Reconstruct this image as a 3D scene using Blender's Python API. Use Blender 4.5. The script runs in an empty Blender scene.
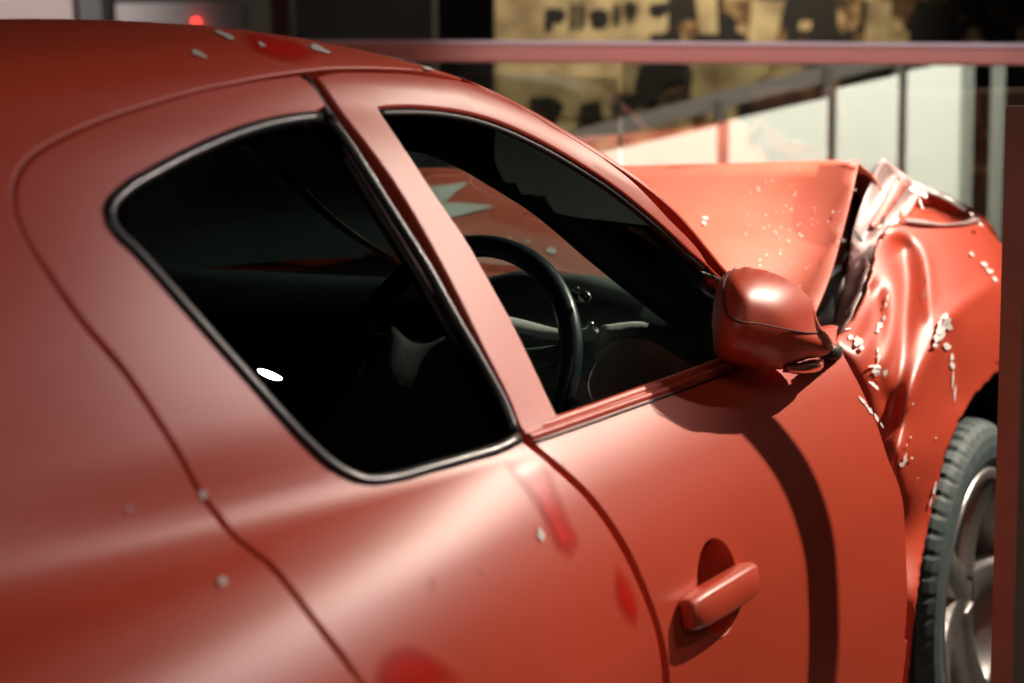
import bpy, bmesh, math, random
import numpy as np
from mathutils import Vector, Matrix
from mathutils.geometry import delaunay_2d_cdt
random.seed(7)
D=bpy.data; SC=bpy.context.scene; COL=SC.collection
# ---------------------------------------------------------------- camera
CAM=np.array([-3.0496,-1.6339,1.2475]); YAW,PITCH,ROLL=[math.radians(a) for a in (31.8155,7.7709,-.7785)]; FPX=1654.05
_f=np.array([math.cos(PITCH)*math.cos(YAW),math.cos(PITCH)*math.sin(YAW),-math.sin(PITCH)])
_r0=np.array([math.sin(YAW),-math.cos(YAW),0]); _u0=np.cross(_r0,_f)
_r=math.cos(ROLL)*_r0+math.sin(ROLL)*_u0; _u=-math.sin(ROLL)*_r0+math.cos(ROLL)*_u0
cam=D.cameras.new('camera'); co=D.objects.new('camera',cam); COL.objects.link(co)
m=Matrix(((_r[0],_u[0],-_f[0],CAM[0]),(_r[1],_u[1],-_f[1],CAM[1]),(_r[2],_u[2],-_f[2],CAM[2]),(0,0,0,1)))
co.matrix_world=m; cam.sensor_width=36; cam.lens=FPX*36/1024; cam.clip_start=.05; SC.camera=co
cam.dof.use_dof=True; cam.dof.focus_distance=2.15; cam.dof.aperture_fstop=3.5; cam.dof.aperture_blades=0
# ---------------------------------------------------------------- world, lamps, exposure
w=D.worlds.new('world'); SC.world=w; w.use_nodes=True
w.node_tree.nodes['Background'].inputs[0].default_value=(1,.86,.78,1); w.node_tree.nodes['Background'].inputs[1].default_value=.17
SC.view_settings.view_transform='Standard'; SC.view_settings.look='None'; SC.view_settings.gamma=1; SC.view_settings.exposure=0
def spot(name,loc,tgt,power,col,angle,radius,blend=.3):
    l=D.lights.new(name,'SPOT'); l.energy=power; l.color=col; l.spot_size=math.radians(angle); l.spot_blend=blend; l.shadow_soft_size=radius
    o=D.objects.new(name,l); COL.objects.link(o); o.location=loc
    o.rotation_euler=(Vector(tgt)-Vector(loc)).to_track_quat('-Z','Y').to_euler(); return o
def area(name,loc,tgt,power,col,sx,sy):
    l=D.lights.new(name,'AREA'); l.energy=power; l.color=col; l.shape='RECTANGLE'; l.size=sx; l.size_y=sy
    o=D.objects.new(name,l); COL.objects.link(o); o.location=loc
    o.rotation_euler=(Vector(tgt)-Vector(loc)).to_track_quat('-Z','Y').to_euler(); return o
WARM=(1,.84,.68)
spot('key_spotlight',(1.48,-2.10,3.08),(-.66,-.85,.66),880,WARM,40,.018,.9)
spot('hood_spotlight',(.5,-1.2,3.8),(-.15,.02,1.0),780,(1,.90,.78),27,.04)
spot('rear_spotlight',(1.0,-.85,3.9),(-2.1,-.7,1.1),8,(1,.86,.88),30,.05)
spot('wash_spotlight',(.60,-2.55,2.70),(-2.35,-.75,1.0),170,(1,.85,.82),30,.022,.8)
area('ceiling_fill',(-4.6,-3.6,4.05),(-2.2,-1.2,.8),42,(1,.85,.80),3.0,2.0)  # added soft fill that lifts the shaded faces, no such lamp seen
spot('mural_spotlight',(4.2,.9,3.9),(5.3,3.6,1.9),500,(1,.85,.62),95,.1,.6)
spot('barrier_fill',(.2,-.5,4.0),(1.25,.25,1.4),330,(1,.88,.88),36,.06,.5)  # added lamp that brightens the barrier rail, source unseen
spot('panel_spotlight',(1.0,-.2,3.9),(2.6,.9,1.0),1500,(1,.96,.86),50,.1,.6)
spot('wall_fill',(.2,2.2,3.9),(.8,4.2,1.4),600,(1,.86,.82),70,.1,.6)  # added lamp that brightens the far left background, source unseen
# ---------------------------------------------------------------- materials
def mat(name,base,rough=.5,metal=0,coat=0,spec=.5,noise=None,bump=None,coat_rough=.1,emit=None,alpha=None):
    mt=D.materials.new(name); mt.use_nodes=True; nt=mt.node_tree; b=nt.nodes['Principled BSDF']
    b.inputs['Base Color'].default_value=(*base,1); b.inputs['Roughness'].default_value=rough; b.inputs['Metallic'].default_value=metal
    b.inputs['Coat Weight'].default_value=coat; b.inputs['Coat Roughness'].default_value=coat_rough; b.inputs['Specular IOR Level'].default_value=spec
    tc=nt.nodes.new('ShaderNodeTexCoord')
    if noise:
        sc,amt,col2=noise
        n=nt.nodes.new('ShaderNodeTexNoise'); n.inputs['Scale'].default_value=sc; n.inputs['Detail'].default_value=6
        nt.links.new(tc.outputs['Object'],n.inputs['Vector'])
        r=nt.nodes.new('ShaderNodeValToRGB'); r.color_ramp.elements[0].position=.35; r.color_ramp.elements[1].position=.7
        r.color_ramp.elements[0].color=(0,0,0,1); r.color_ramp.elements[1].color=(amt,amt,amt,1)
        nt.links.new(n.outputs[0],r.inputs[0])
        mx=nt.nodes.new('ShaderNodeMix'); mx.data_type='RGBA'
        nt.links.new(r.outputs[0],mx.inputs[0]); mx.inputs[6].default_value=(*base,1); mx.inputs[7].default_value=(*col2,1)
        nt.links.new(mx.outputs[2],b.inputs['Base Color'])
    if bump:
        sc,st=bump
        n=nt.nodes.new('ShaderNodeTexNoise'); n.inputs['Scale'].default_value=sc; n.inputs['Detail'].default_value=4
        nt.links.new(tc.outputs['Object'],n.inputs['Vector'])
        bp=nt.nodes.new('ShaderNodeBump'); bp.inputs['Strength'].default_value=st; bp.inputs['Distance'].default_value=.002
        nt.links.new(n.outputs[0],bp.inputs['Height']); nt.links.new(bp.outputs[0],b.inputs['Normal'])
    return mt
def glassmat(name,tint,refl=.06,boost=1.0,rough=0.0):
    mt=D.materials.new(name); mt.use_nodes=True; nt=mt.node_tree; nt.nodes.clear()
    out=nt.nodes.new('ShaderNodeOutputMaterial'); t=nt.nodes.new('ShaderNodeBsdfTransparent'); g=nt.nodes.new('ShaderNodeBsdfGlossy')
    t.inputs[0].default_value=(*tint,1); g.inputs['Roughness'].default_value=rough; g.inputs[0].default_value=(.95,1,.98,1)
    fr=nt.nodes.new('ShaderNodeFresnel'); fr.inputs[0].default_value=1.5
    ma=nt.nodes.new('ShaderNodeMath'); ma.operation='MULTIPLY_ADD'; ma.inputs[1].default_value=boost; ma.inputs[2].default_value=refl
    mx=nt.nodes.new('ShaderNodeMixShader'); nt.links.new(fr.outputs[0],ma.inputs[0]); nt.links.new(ma.outputs[0],mx.inputs[0])
    nt.links.new(t.outputs[0],mx.inputs[1]); nt.links.new(g.outputs[0],mx.inputs[2]); nt.links.new(mx.outputs[0],out.inputs[0]); return mt
PAINT=mat('matte_red_paint',(.58,.068,.030),.43,0,.10,.5,noise=(3.2,.35,(.53,.056,.026)),coat_rough=.36)
PALERED=mat('pale_red_paint',(.68,.15,.095),.55,0,.05,.4,noise=(14,.5,(.72,.19,.135)))  # paler, rougher red with lighter mottling, used on the bonnet
WORN=mat('exposed_red_paint',(.66,.012,.005),.36,0,.1,.4)
nt=WORN.node_tree; _a=nt.nodes.new('ShaderNodeAttribute'); _a.attribute_name='soft'; _n=nt.nodes.new('ShaderNodeTexNoise'); _n.inputs['Scale'].default_value=45; _n.inputs['Detail'].default_value=2.5
_m=nt.nodes.new('ShaderNodeMath'); _m.operation='MULTIPLY'; _m2=nt.nodes.new('ShaderNodeMath'); _m2.operation='MULTIPLY'; _m2.inputs[1].default_value=2.6; _m2.use_clamp=True
nt.links.new(_a.outputs['Fac'],_m.inputs[0]); nt.links.new(_n.outputs[0],_m.inputs[1]); nt.links.new(_m.outputs[0],_m2.inputs[0]); nt.links.new(_m2.outputs[0],nt.nodes['Principled BSDF'].inputs['Alpha'])
CHIP=mat('bare_primer',(.88,.85,.82),.6)
FLANGE=mat('primer_flange',(.40,.23,.22),.45,.1,0,.4,noise=(9,.8,(.50,.44,.43)))
RUBBER=mat('black_rubber',(.008,.008,.008),.5)
GLOSSBLACK=mat('gloss_black_trim',(.012,.012,.013),.40,0,.18,.5,coat_rough=.15)
GAPM=mat('panel_gap_dark',(.10,.028,.02),.7)
INTER=mat('interior_plastic',(.11,.135,.135),.5,noise=(30,.4,(.08,.10,.10)))
LINER=mat('grey_headliner',(.055,.065,.062),.9,noise=(40,.6,(.04,.05,.05)))
LEATHER=mat('steering_leather',(.02,.035,.05),.38,0,.3)
BAG=mat('airbag_cloth',(.6,.62,.60),.85,bump=(60,.6))
TYRE=mat('tyre_rubber',(.05,.085,.092),.62,noise=(50,.5,(.13,.16,.16)),bump=(200,.3))
SILVER=mat('silver_wheel',(.62,.61,.60),.32,.85,.2,.5,noise=(6,.4,(.45,.44,.43)))
DARKM=mat('dark_metal',(.03,.03,.03),.45,.6)
RAILM=mat('rail_reddish_metal',(.74,.34,.30),.4,.1)
PANELM=mat('brown_panel_laminate',(.34,.27,.21),.55,noise=(25,.3,(.18,.12,.10)))
WHITEM=mat('white_board',(.80,.80,.74),.7)
SIDEGLASS=glassmat('side_glass',(.62,.72,.69),.0,.9)
DARKGLASS=glassmat('privacy_glass',(.05,.062,.06),.0,.55)
SHIELD=glassmat('windshield_glass',(.90,.95,.92),.0,.5)
BARRIERG=glassmat('barrier_glass',(.88,.9,.88),.19,1.0)
# ---------------------------------------------------------------- helpers
def link(name,me,mt=None,parent=None,kind=None,label=None,smooth=False):
    o=D.objects.new(name,me); COL.objects.link(o)
    if mt: me.materials.append(mt)
    if parent: o.parent=parent
    if kind: o['kind']=kind
    if label: o['label']=label
    if smooth: me.polygons.foreach_set('use_smooth',[True]*len(me.polygons))
    return o
def tag(o,label,cat,group=None):
    o['label']=label; o['category']=cat
    if group: o['group']=group
    return o
def thing(name,label,cat,loc=(0,0,0),group=None):
    o=D.objects.new(name,None); COL.objects.link(o); o.location=loc; o.empty_display_size=.1
    return tag(o,label,cat,group)
def mesh(vs,fs,name='m'):
    me=D.meshes.new(name); me.from_pydata([tuple(map(float,v)) for v in vs],[],[tuple(int(i) for i in f) for f in fs]); me.validate(); me.update(); return me
def fixn(me):
    bm=bmesh.new(); bm.from_mesh(me); bmesh.ops.recalc_face_normals(bm,faces=bm.faces); bm.to_mesh(me); bm.free(); return me
def bevelmod(o,wd,seg=3):
    b=o.modifiers.new('bevel','BEVEL'); b.width=wd; b.segments=seg; b.limit_method='ANGLE'; b.angle_limit=math.radians(40); return o
def boxmesh(c,s,rot=None):
    bm=bmesh.new(); bmesh.ops.create_cube(bm,size=1); bmesh.ops.scale(bm,vec=s,verts=bm.verts)
    if rot is not None: bmesh.ops.rotate(bm,cent=(0,0,0),matrix=rot,verts=bm.verts)
    bmesh.ops.translate(bm,vec=c,verts=bm.verts); me=D.meshes.new('b'); bm.to_mesh(me); bm.free(); return me
def ray(px,py): return _f+(px-512)/FPX*_r-(py-341.5)/FPX*_u
def at(px,py,Y):            # the point seen at a pixel on the lengthwise plane y=-Y
    d=ray(px,py); return CAM+d*(-Y-CAM[1])/d[1]
def atdepth(px,py,dep): return CAM+ray(px,py)*dep
def proj(X):
    d=np.asarray(X,float)-CAM; z=d@_f; return np.stack([512+FPX*(d@_r)/z,341.5-FPX*(d@_u)/z],-1)
def catmull(pts,n=6,closed=False,corner=48):
    P=[np.asarray(p,float) for p in pts]; N=len(P); out=[]
    def tang(i):
        if not closed and (i==0 or i==N-1): return None
        a=P[i]-P[i-1]; b=P[(i+1)%N]-P[i]; la,lb=np.linalg.norm(a),np.linalg.norm(b)
        if la<1e-9 or lb<1e-9: return None
        c=np.clip(a@b/la/lb,-1,1)
        if math.degrees(math.acos(c))>corner: return None
        return (a/la*lb+b/lb*la)/(la+lb)
    for i in range(N if closed else N-1):
        p0,p1=P[i],P[(i+1)%N]; L=np.linalg.norm(p1-p0); t0,t1=tang(i),tang((i+1)%N)
        m0=(p1-p0) if t0 is None else t0*L; m1=(p1-p0) if t1 is None else t1*L
        for k in range(n):
            t=k/n; out.append((2*t**3-3*t*t+1)*p0+(t**3-2*t*t+t)*m0+(-2*t**3+3*t*t)*p1+(t**3-t*t)*m1)
    if not closed: out.append(P[-1])
    return out
def resample(pts,step,closed):
    P=np.array(pts); 
    if closed: P=np.vstack([P,P[:1]])
    L=np.concatenate([[0],np.cumsum(np.linalg.norm(np.diff(P,axis=0),axis=1))]); n=max(3,int(round(L[-1]/step)))
    t=np.linspace(0,L[-1],n+1); Q=np.stack([np.interp(t,L,P[:,k]) for k in range(P.shape[1])],1)
    return Q[:-1] if closed else Q
def tube(path,rad,seg=10,closed=False,flat=1.0,up=None,caps=True):
    P=np.array(path,float); n=len(P); vs=[];fs=[]
    rad=np.broadcast_to(rad,(n,))
    for i in range(n):
        a=P[(i-1)%n] if closed or i>0 else P[i]; b=P[(i+1)%n] if closed or i<n-1 else P[i]
        t=b-a; t=t/(np.linalg.norm(t)+1e-12); uv=np.array([0,-1,0.2]) if up is None else (np.asarray(up[i]) if np.ndim(up)==2 else np.asarray(up,float))
        s=np.cross(t,uv); s/=np.linalg.norm(s)+1e-12; q=np.cross(s,t)
        for k in range(seg):
            an=2*math.pi*k/seg; vs.append(P[i]+rad[i]*(math.cos(an)*s+flat*math.sin(an)*q))
    for i in range(n if closed else n-1):
        for k in range(seg):
            j=(i+1)%n; fs.append((i*seg+k,i*seg+(k+1)%seg,j*seg+(k+1)%seg,j*seg+k))
    if caps and not closed: fs.append(tuple(range(seg))); fs.append(tuple((n-1)*seg+k for k in range(seg)))
    return fixn(mesh(vs,fs))
def inside(poly,pts):
    poly=np.asarray(poly); x,y=pts[:,0],pts[:,1]; c=np.zeros(len(pts),bool); j=len(poly)-1
    for i in range(len(poly)):
        xi,yi=poly[i];xj,yj=poly[j]
        if yi!=yj:
            c^=((yi>y)!=(yj>y))&(x<(xj-xi)*(y-yi)/(yj-yi)+xi)
        j=i
    return c
def distpoly(poly,pts,closed=True):
    poly=np.asarray(poly,float); A=poly; B=np.roll(poly,-1,0)
    if not closed: A=A[:-1];B=B[:-1]
    best=np.full(len(pts),1e9)
    for a,b in zip(A,B):
        ab=b-a; t=np.clip(((pts-a)@ab)/(ab@ab+1e-12),0,1); best=np.minimum(best,np.linalg.norm(pts-a-t[:,None]*ab,axis=1))
    return best
def ccw(P):
    P=np.asarray(P); x,y=P[:,0],P[:,1]; return P if (x*np.roll(y,-1)-np.roll(x,-1)*y).sum()>0 else P[::-1].copy()
def cdt(rings,step,inner=None):
    """rings: outer ccw + holes; returns verts, tris, ring index lists"""
    outer=rings[0]; lo,hi=outer.min(0),outer.max(0)
    gx=np.arange(lo[0]+step*.5,hi[0],step); gy=np.arange(lo[1]+step*.5,hi[1],step)
    G=np.array([(x+(step*.5 if j%2 else 0),y) for j,y in enumerate(gy) for x in gx]) if len(gx) and len(gy) else np.zeros((0,2))
    if len(G):
        k=inside(outer,G)
        for h in rings[1:]: k&=~inside(h,G)
        G=G[k]
        if len(G):
            k=np.ones(len(G),bool)
            for rg in rings: k&=distpoly(rg,G)>step*.45
            G=G[k]
    V=[];E=[];idx=[]
    for rg in rings:
        b=len(V); V+=list(rg); n=len(rg); E+=[(b+i,b+(i+1)%n) for i in range(n)]; idx.append(list(range(b,b+n)))
    V+=list(G)
    ov,oe,of,orig,_,_=delaunay_2d_cdt([Vector((float(p[0]),float(p[1]))) for p in V],E,[],0,1e-7)
    mp={}
    for i,l in enumerate(orig):
        for q in l: mp[q]=i
    OV=np.array([(v.x,v.y) for v in ov]); T=np.array([tuple(f) for f in of if len(f)==3])
    c=OV[T].mean(1); k=inside(outer,c)
    for h in rings[1:]: k&=~inside(h,c)
    return OV,T[k],[[mp.get(i,0) for i in l] for l in idx]
# ---------------------------------------------------------------- car body surface: sections across the car at stations along it
SX=[-3.5,-3.0,-2.7,-2.4,-2.1,-1.9,-1.66,-1.45,-1.3,-1.1,-.95,-.8,-.5]
LZ=[.15,.30,.50,.65,.73,.80,.86,.90,.93]
LOW={-3.5:[.70,.74,.77,.78,.775,.76,.74,.72,.68],-3.0:[.78,.84,.89,.895,.89,.875,.85,.82,.76],-2.7:[.80,.87,.91,.917,.912,.898,.865,.825,.755],
-2.4:[.81,.87,.912,.92,.916,.900,.864,.815,.750],-2.1:[.82,.865,.902,.911,.907,.890,.855,.813,.763],-1.9:[.82,.86,.893,.902,.897,.880,.850,.815,.778],
-1.66:[.82,.86,.885,.89,.882,.866,.84,.814,.79],-1.45:[.82,.86,.884,.887,.879,.862,.837,.813,.79],-1.3:[.82,.86,.883,.885,.877,.860,.835,.812,.79],
-1.1:[.82,.856,.878,.879,.871,.855,.832,.81,.787],-.95:[.815,.85,.872,.872,.865,.85,.827,.805,.78],-.8:[.805,.843,.863,.864,.857,.842,.82,.795,.765],-.5:[.80,.83,.85,.85,.843,.83,.80,.765,.72]}
UP={-3.5:[(.64,.95),(.60,.965),(.56,.975),(.52,.98),(.48,.985),(.42,.99),(.3,.995),(.15,1.0),(0,1.0)],
-3.0:[(.71,.98),(.66,1.02),(.61,1.05),(.58,1.065),(.55,1.08),(.50,1.09),(.38,1.10),(.2,1.11),(0,1.11)],
-2.7:[(.70,1.0),(.64,1.08),(.58,1.14),(.55,1.165),(.52,1.19),(.48,1.205),(.38,1.215),(.2,1.225),(0,1.23)],
-2.4:[(.705,1.0),(.65,1.1),(.59,1.18),(.56,1.215),(.53,1.247),(.485,1.268),(.38,1.285),(.2,1.297),(0,1.30)],
-2.1:[(.735,1.0),(.685,1.1),(.63,1.2),(.60,1.245),(.565,1.28),(.51,1.306),(.40,1.322),(.22,1.336),(0,1.34)],
-1.9:[(.745,1.0),(.69,1.1),(.64,1.2),(.612,1.25),(.58,1.287),(.52,1.318),(.41,1.336),(.23,1.350),(0,1.354)],
-1.66:[(.75,1.0),(.695,1.1),(.642,1.2),(.612,1.25),(.583,1.296),(.53,1.322),(.42,1.339),(.23,1.353),(0,1.357)],
-1.45:[(.75,.99),(.70,1.08),(.65,1.17),(.625,1.22),(.60,1.275),(.56,1.293),(.44,1.310),(.24,1.328),(0,1.334)],
-1.3:[(.75,.98),(.705,1.05),(.665,1.12),(.645,1.17),(.622,1.225),(.59,1.243),(.46,1.262),(.24,1.282),(0,1.29)],
-1.1:[(.75,.965),(.72,1.0),(.70,1.05),(.69,1.085),(.675,1.12),(.65,1.135),(.50,1.16),(.25,1.185),(0,1.19)],
-.95:[(.75,.95),(.735,.965),(.72,.98),(.71,.995),(.70,1.01),(.68,1.02),(.52,1.05),(.26,1.08),(0,1.09)],
-.8:[(.745,.935),(.74,.94),(.73,.945),(.72,.95),(.71,.955),(.69,.96),(.53,.985),(.27,1.01),(0,1.02)],
-.5:[(.71,.935),(.70,.94),(.69,.942),(.68,.944),(.67,.946),(.65,.948),(.5,.95),(.25,.955),(0,.96)]}
for _x,_d in ((-2.4,-.004),(-2.1,-.004),(-1.9,.001),(-1.66,.006),(-1.45,.006),(-1.3,.002)):
    UP[_x]=[(y,z+(0,0,0,0,0,.4*_d,_d,_d,_d)[i]) for i,(y,z) in enumerate(UP[_x])]
TAB=np.array([[(y,z) for y,z in zip(LOW[x],LZ)]+UP[x] for x in SX])       # stations x 18 x 2
xs=np.array(SX); XD=np.arange(-3.5,-.4999,.01)
def _hermx():
    n=len(xs); d=np.diff(TAB,axis=0)/np.diff(xs)[:,None,None]; mm=np.zeros_like(TAB)
    mm[0]=d[0]; mm[-1]=d[-1]
    for i in range(1,n-1):
        h0,h1=xs[i]-xs[i-1],xs[i+1]-xs[i]; mm[i]=(d[i-1]*h1+d[i]*h0)/(h0+h1)
    out=[]
    for x in XD:
        i=min(n-2,max(0,int(np.searchsorted(xs,x,side='right')-1))); h=xs[i+1]-xs[i]; t=(x-xs[i])/h
        out.append((2*t**3-3*t*t+1)*TAB[i]+(t**3-2*t*t+t)*h*mm[i]+(-2*t**3+3*t*t)*TAB[i+1]+(t**3-t*t)*h*mm[i+1])
    return np.array(out)
DT=_hermx(); NS=TAB.shape[1]
def S(x,s):
    x=np.atleast_1d(np.asarray(x,float)); s=np.clip(np.atleast_1d(np.asarray(s,float)),0,NS-1)
    fx=np.clip((x+3.5)/.01,0,len(XD)-1.001); i=fx.astype(int); a=(fx-i)[:,None]
    j=np.minimum(s.astype(int),NS-2); t=(s-j)[:,None]
    def c(k):
        mir=k>NS-1; kk=np.where(mir,2*(NS-1)-k,k); kk=np.clip(kk,0,NS-1)
        v=DT[i,kk]*(1-a)+DT[i+1,kk]*a; v=v.copy(); v[mir,0]*=-1; return v
    p0,p1,p2,p3=c(j-1),c(j),c(j+1),c(j+2)
    h=.5*((2*p1)+(-p0+p2)*t+(2*p0-5*p1+4*p2-p3)*t*t+(-p0+3*p1-3*p2+p3)*t**3)
    return np.stack([x,-h[:,0],h[:,1]],1)
def SN(x,s):
    e=.006; es=.04
    dx=S(np.asarray(x)+e,s)-S(np.asarray(x)-e,s); ds=S(x,np.minimum(np.asarray(s)+es,NS-1))-S(x,np.maximum(np.asarray(s)-es,0))
    n=np.cross(dx,ds); n/=np.linalg.norm(n,axis=1)[:,None]; return n       # dx=+x, ds=up  -> n = x cross z = -y : outward
_ref=S(np.full(171,-1.66),np.linspace(0,17,171)); _al=np.concatenate([[0],np.cumsum(np.linalg.norm(np.diff(_ref,axis=0),axis=1))])
def s2v(s): return np.interp(s,np.linspace(0,17,171),_al)
def v2s(v): return np.interp(v,_al,np.linspace(0,17,171))
_gx,_gs=np.meshgrid(np.arange(-3.0,-.52,.02),np.arange(1,15.6,.1),indexing='ij'); _gx=_gx.ravel();_gs=_gs.ravel()
_gp=S(_gx,_gs); _gn=SN(_gx,_gs); _gq=proj(_gp); _ok=((_gp-CAM)*_gn).sum(1)<0
def P2S(px,py):
    d=((_gq-np.array([px,py]))**2).sum(1)+np.where(_ok,0,1e6)
    i=int(d.argmin()); x,s=_gx[i],_gs[i]
    for _ in range(12):
        q=proj(S(x,s))[0]; r=np.array([px,py])-q
        if abs(r).max()<.05: break
        e=.002; J=np.stack([(proj(S(x+e,s))[0]-q)/e,(proj(S(x,s+e))[0]-q)/e],1)
        try: dd=np.linalg.solve(J,r)
        except Exception: break
        dd=np.clip(dd,-.1,.1) if abs(J).max()<1e5 else dd*0
        x=float(np.clip(x+dd[0],-3.4,-.5)); s=float(np.clip(s+np.clip(dd[1],-.5,.5),.2,15.6))
    return (x,s)
class DP(tuple): pass       # a point given directly as (station, section height) instead of by pixel
def pts2uv(pts,n=5,closed=True,step=.01):
    uv=[]
    for p in pts:
        x,s=p if isinstance(p,DP) else P2S(*p); uv.append((x,float(s2v(s))))
    return resample(catmull(uv,n,closed),step,closed)
def lift(uv,off=0.0):
    uv=np.asarray(uv); s=v2s(uv[:,1]); p=S(uv[:,0],s); n=SN(uv[:,0],s); return p+n*off,n
def ringnorm(R):
    t=np.roll(R,-1,0)-np.roll(R,1,0); t/=np.linalg.norm(t,axis=1)[:,None]+1e-12; return np.stack([t[:,1],-t[:,0]],1)   # outward for ccw
def panel(name,outline,mt,parent,holes=(),off=0.0,r=.004,depth=.016,step=.018,mirror=False,uvin=False,grow=0,**k):
    R=[ccw(pts2uv(outline) if not uvin else outline)]+[ccw(pts2uv(h))[::-1].copy() for h in holes]
    R[0]=R[0]+ringnorm(R[0])*grow
    inn=[rg-ringnorm(rg)*r for rg in R]
    V,T,idx=cdt(inn,step)
    P,N=lift(V,off); vs=list(P); ns=list(N); fs=[tuple(t) for t in T]
    for rg,nn,ids in zip(R,inn,idx):
        o2=ringnorm(rg); prev=list(ids); n=len(rg)
        for (out_,dep,ang) in ((.70,.29,45),(1,1,90),(1,depth/r,90)):
            uv=nn+o2*r*out_; p,nn3=lift(uv,off-dep*r)
            pin,_=lift(uv-o2*.001,off-dep*r); od=p-pin; od/=np.linalg.norm(od,axis=1)[:,None]+1e-12
            a=math.radians(ang); nm=nn3*math.cos(a)+od*math.sin(a)
            b=len(vs); vs+=list(p); ns+=list(nm); cur=list(range(b,b+n))
            for i in range(n):
                j=(i+1)%n; fs.append((prev[i],cur[i],cur[j],prev[j]))
            prev=cur
    vs=np.array(vs); ns=np.array(ns)
    if mirror: vs[:,1]*=-1; ns[:,1]*=-1; fs=[f[::-1] for f in fs]
    # orient by analytic normal
    out=[]
    for f in fs:
        a,b,c=vs[f[0]],vs[f[1]],vs[f[2]]; g=np.cross(b-a,c-a); nn=ns[list(f)].sum(0)
        out.append(f if g@nn>=0 else f[::-1])
    me=D.meshes.new(name); me.from_pydata([tuple(map(float,v)) for v in vs],[],[tuple(int(i) for i in f) for f in out]); me.update()
    o=link(name,me,mt,parent,smooth=True,**k)
    try: me.normals_split_custom_set_from_vertices([tuple(map(float,n)) for n in ns])
    except Exception as e: print('normals',name,e)
    return o
def sheet_patch(outline,off,step=.01,jitter=0):     # bare decal mesh lying on the body surface
    R=ccw(pts2uv(outline,4,True,.006)); V,T,_=cdt([R],step); P,N=lift(V,off); return P,T
# pixel-traced folded sheets: TPS of the lateral distance
def tps(ctrl):
    c=np.array(ctrl,float); X=c[:,:2]/100; n=len(X)
    d=np.linalg.norm(X[:,None]-X[None],axis=2); K=np.where(d>0,d*d*np.log(d+1e-12),0)+np.eye(n)*1e-5
    Pm=np.hstack([np.ones((n,1)),X]); A=np.block([[K,Pm],[Pm.T,np.zeros((3,3))]]); b=np.concatenate([c[:,2],[0,0,0]]); w_=np.linalg.solve(A,b)
    def f(p):
        p=np.asarray(p,float)/100; d=np.linalg.norm(p[:,None]-X[None],axis=2); K=np.where(d>0,d*d*np.log(d+1e-12),0)
        return K@w_[:n]+np.hstack([np.ones((len(p),1)),p])@w_[n:]
    return f
def sheet(name,outline,fY,mt,parent,step=7,folds=(),thick=.002,off=0,rawout=False,smooth_n=0,**k):
    R=ccw(resample(catmull(outline,5,True,38),step*.7,True)); rings=[R]
    V,T,_=cdt(rings,step)
    Y=fY(V)+off
    for poly,wd,amp in folds:
        d=distpoly(catmull(poly,5),V,False); Y=Y+amp/(1+(d/wd)**2)
    P=np.array([at(a,b,y) for (a,b),y in zip(V,Y)])
    if rawout: return P,T
    me=mesh(P,T); o=link(name,me,mt,parent,smooth=True,**k)
    a,b,c=P[T[0][0]],P[T[0][1]],P[T[0][2]]
    fl=[]
    for t in T:
        g=np.cross(P[t[1]]-P[t[0]],P[t[2]]-P[t[0]]); fl.append(t if g@(CAM-P[t[0]])>0 else t[::-1])
    me2=mesh(P,fl); me2.materials.append(mt); me2.polygons.foreach_set('use_smooth',[True]*len(me2.polygons)); o.data=me2
    if smooth_n: q=o.modifiers.new('smooth','SMOOTH'); q.iterations=smooth_n; q.factor=.5
    if thick: so=o.modifiers.new('sheet','SOLIDIFY'); so.thickness=thick; so.offset=-1
    return o
def jag(cx,cy,rx,ry,rot=0,n=11,seed=0):
    rr=random.Random(seed*977+int(cx*7+cy*13)); a0=math.radians(rot); out=[]
    for i in range(n):
        t=2*math.pi*i/n; q=rr.uniform(.55,1.15); a,b=rx*q*math.cos(t),ry*q*math.sin(t)
        out.append((cx+a*math.cos(a0)-b*math.sin(a0),cy+a*math.sin(a0)+b*math.cos(a0)))
    return out
def polys_mesh(items):
    vs=[];fs=[]
    for P,T in items:
        b=len(vs); vs+=list(P)
        for t in T:
            g=np.cross(P[t[1]]-P[t[0]],P[t[2]]-P[t[0]]); tt=t if g@(CAM-P[t[0]])>0 else t[::-1]; fs.append(tuple(int(b+i) for i in tt))
    return mesh(vs,fs)
def decal_on_body(shapes,off=.0007):
    it=[]
    for s in shapes:
        s=catmull(s,3,True,70) if len(s)>6 else s; uv=np.array([(lambda q:(q[0],float(s2v(q[1]))))(P2S(*p)) for p in s]); uv=ccw(uv); V,T,_=cdt([uv],.02); P,N=lift(V,off); it.append((P,T))
    return polys_mesh(it)
def soft_patch(shapes,mt,parent,off=.0008,w_=.028):
    for sh in shapes:
        sh=catmull(sh,3,True,70); uv=ccw(np.array([(lambda q:(q[0],float(s2v(q[1]))))(P2S(*p)) for p in sh])); V,T,_=cdt([uv],.007); P,N=lift(V,off)
        d=np.clip(distpoly(uv,V)/w_,0,1); me=polys_mesh([(P,T)]); at_=me.attributes.new('soft','FLOAT','POINT'); at_.data.foreach_set('value',d.astype(np.float32))
        link('bare_red_patch',me,mt,parent,smooth=True)
def decal_on_sheet(shapes,fY,folds=(),off=.0015):
    it=[]
    for s in shapes:
        R=ccw(np.array(s,float)); V,T,_=cdt([R],6); Y=fY(V)+off
        for poly,wd,amp in folds: Y=Y+amp/(1+(distpoly(catmull(poly,5),V,False)/wd)**2)
        it.append((np.array([at(a,b,y) for (a,b),y in zip(V,Y)]),T))
    return polys_mesh(it)
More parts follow.
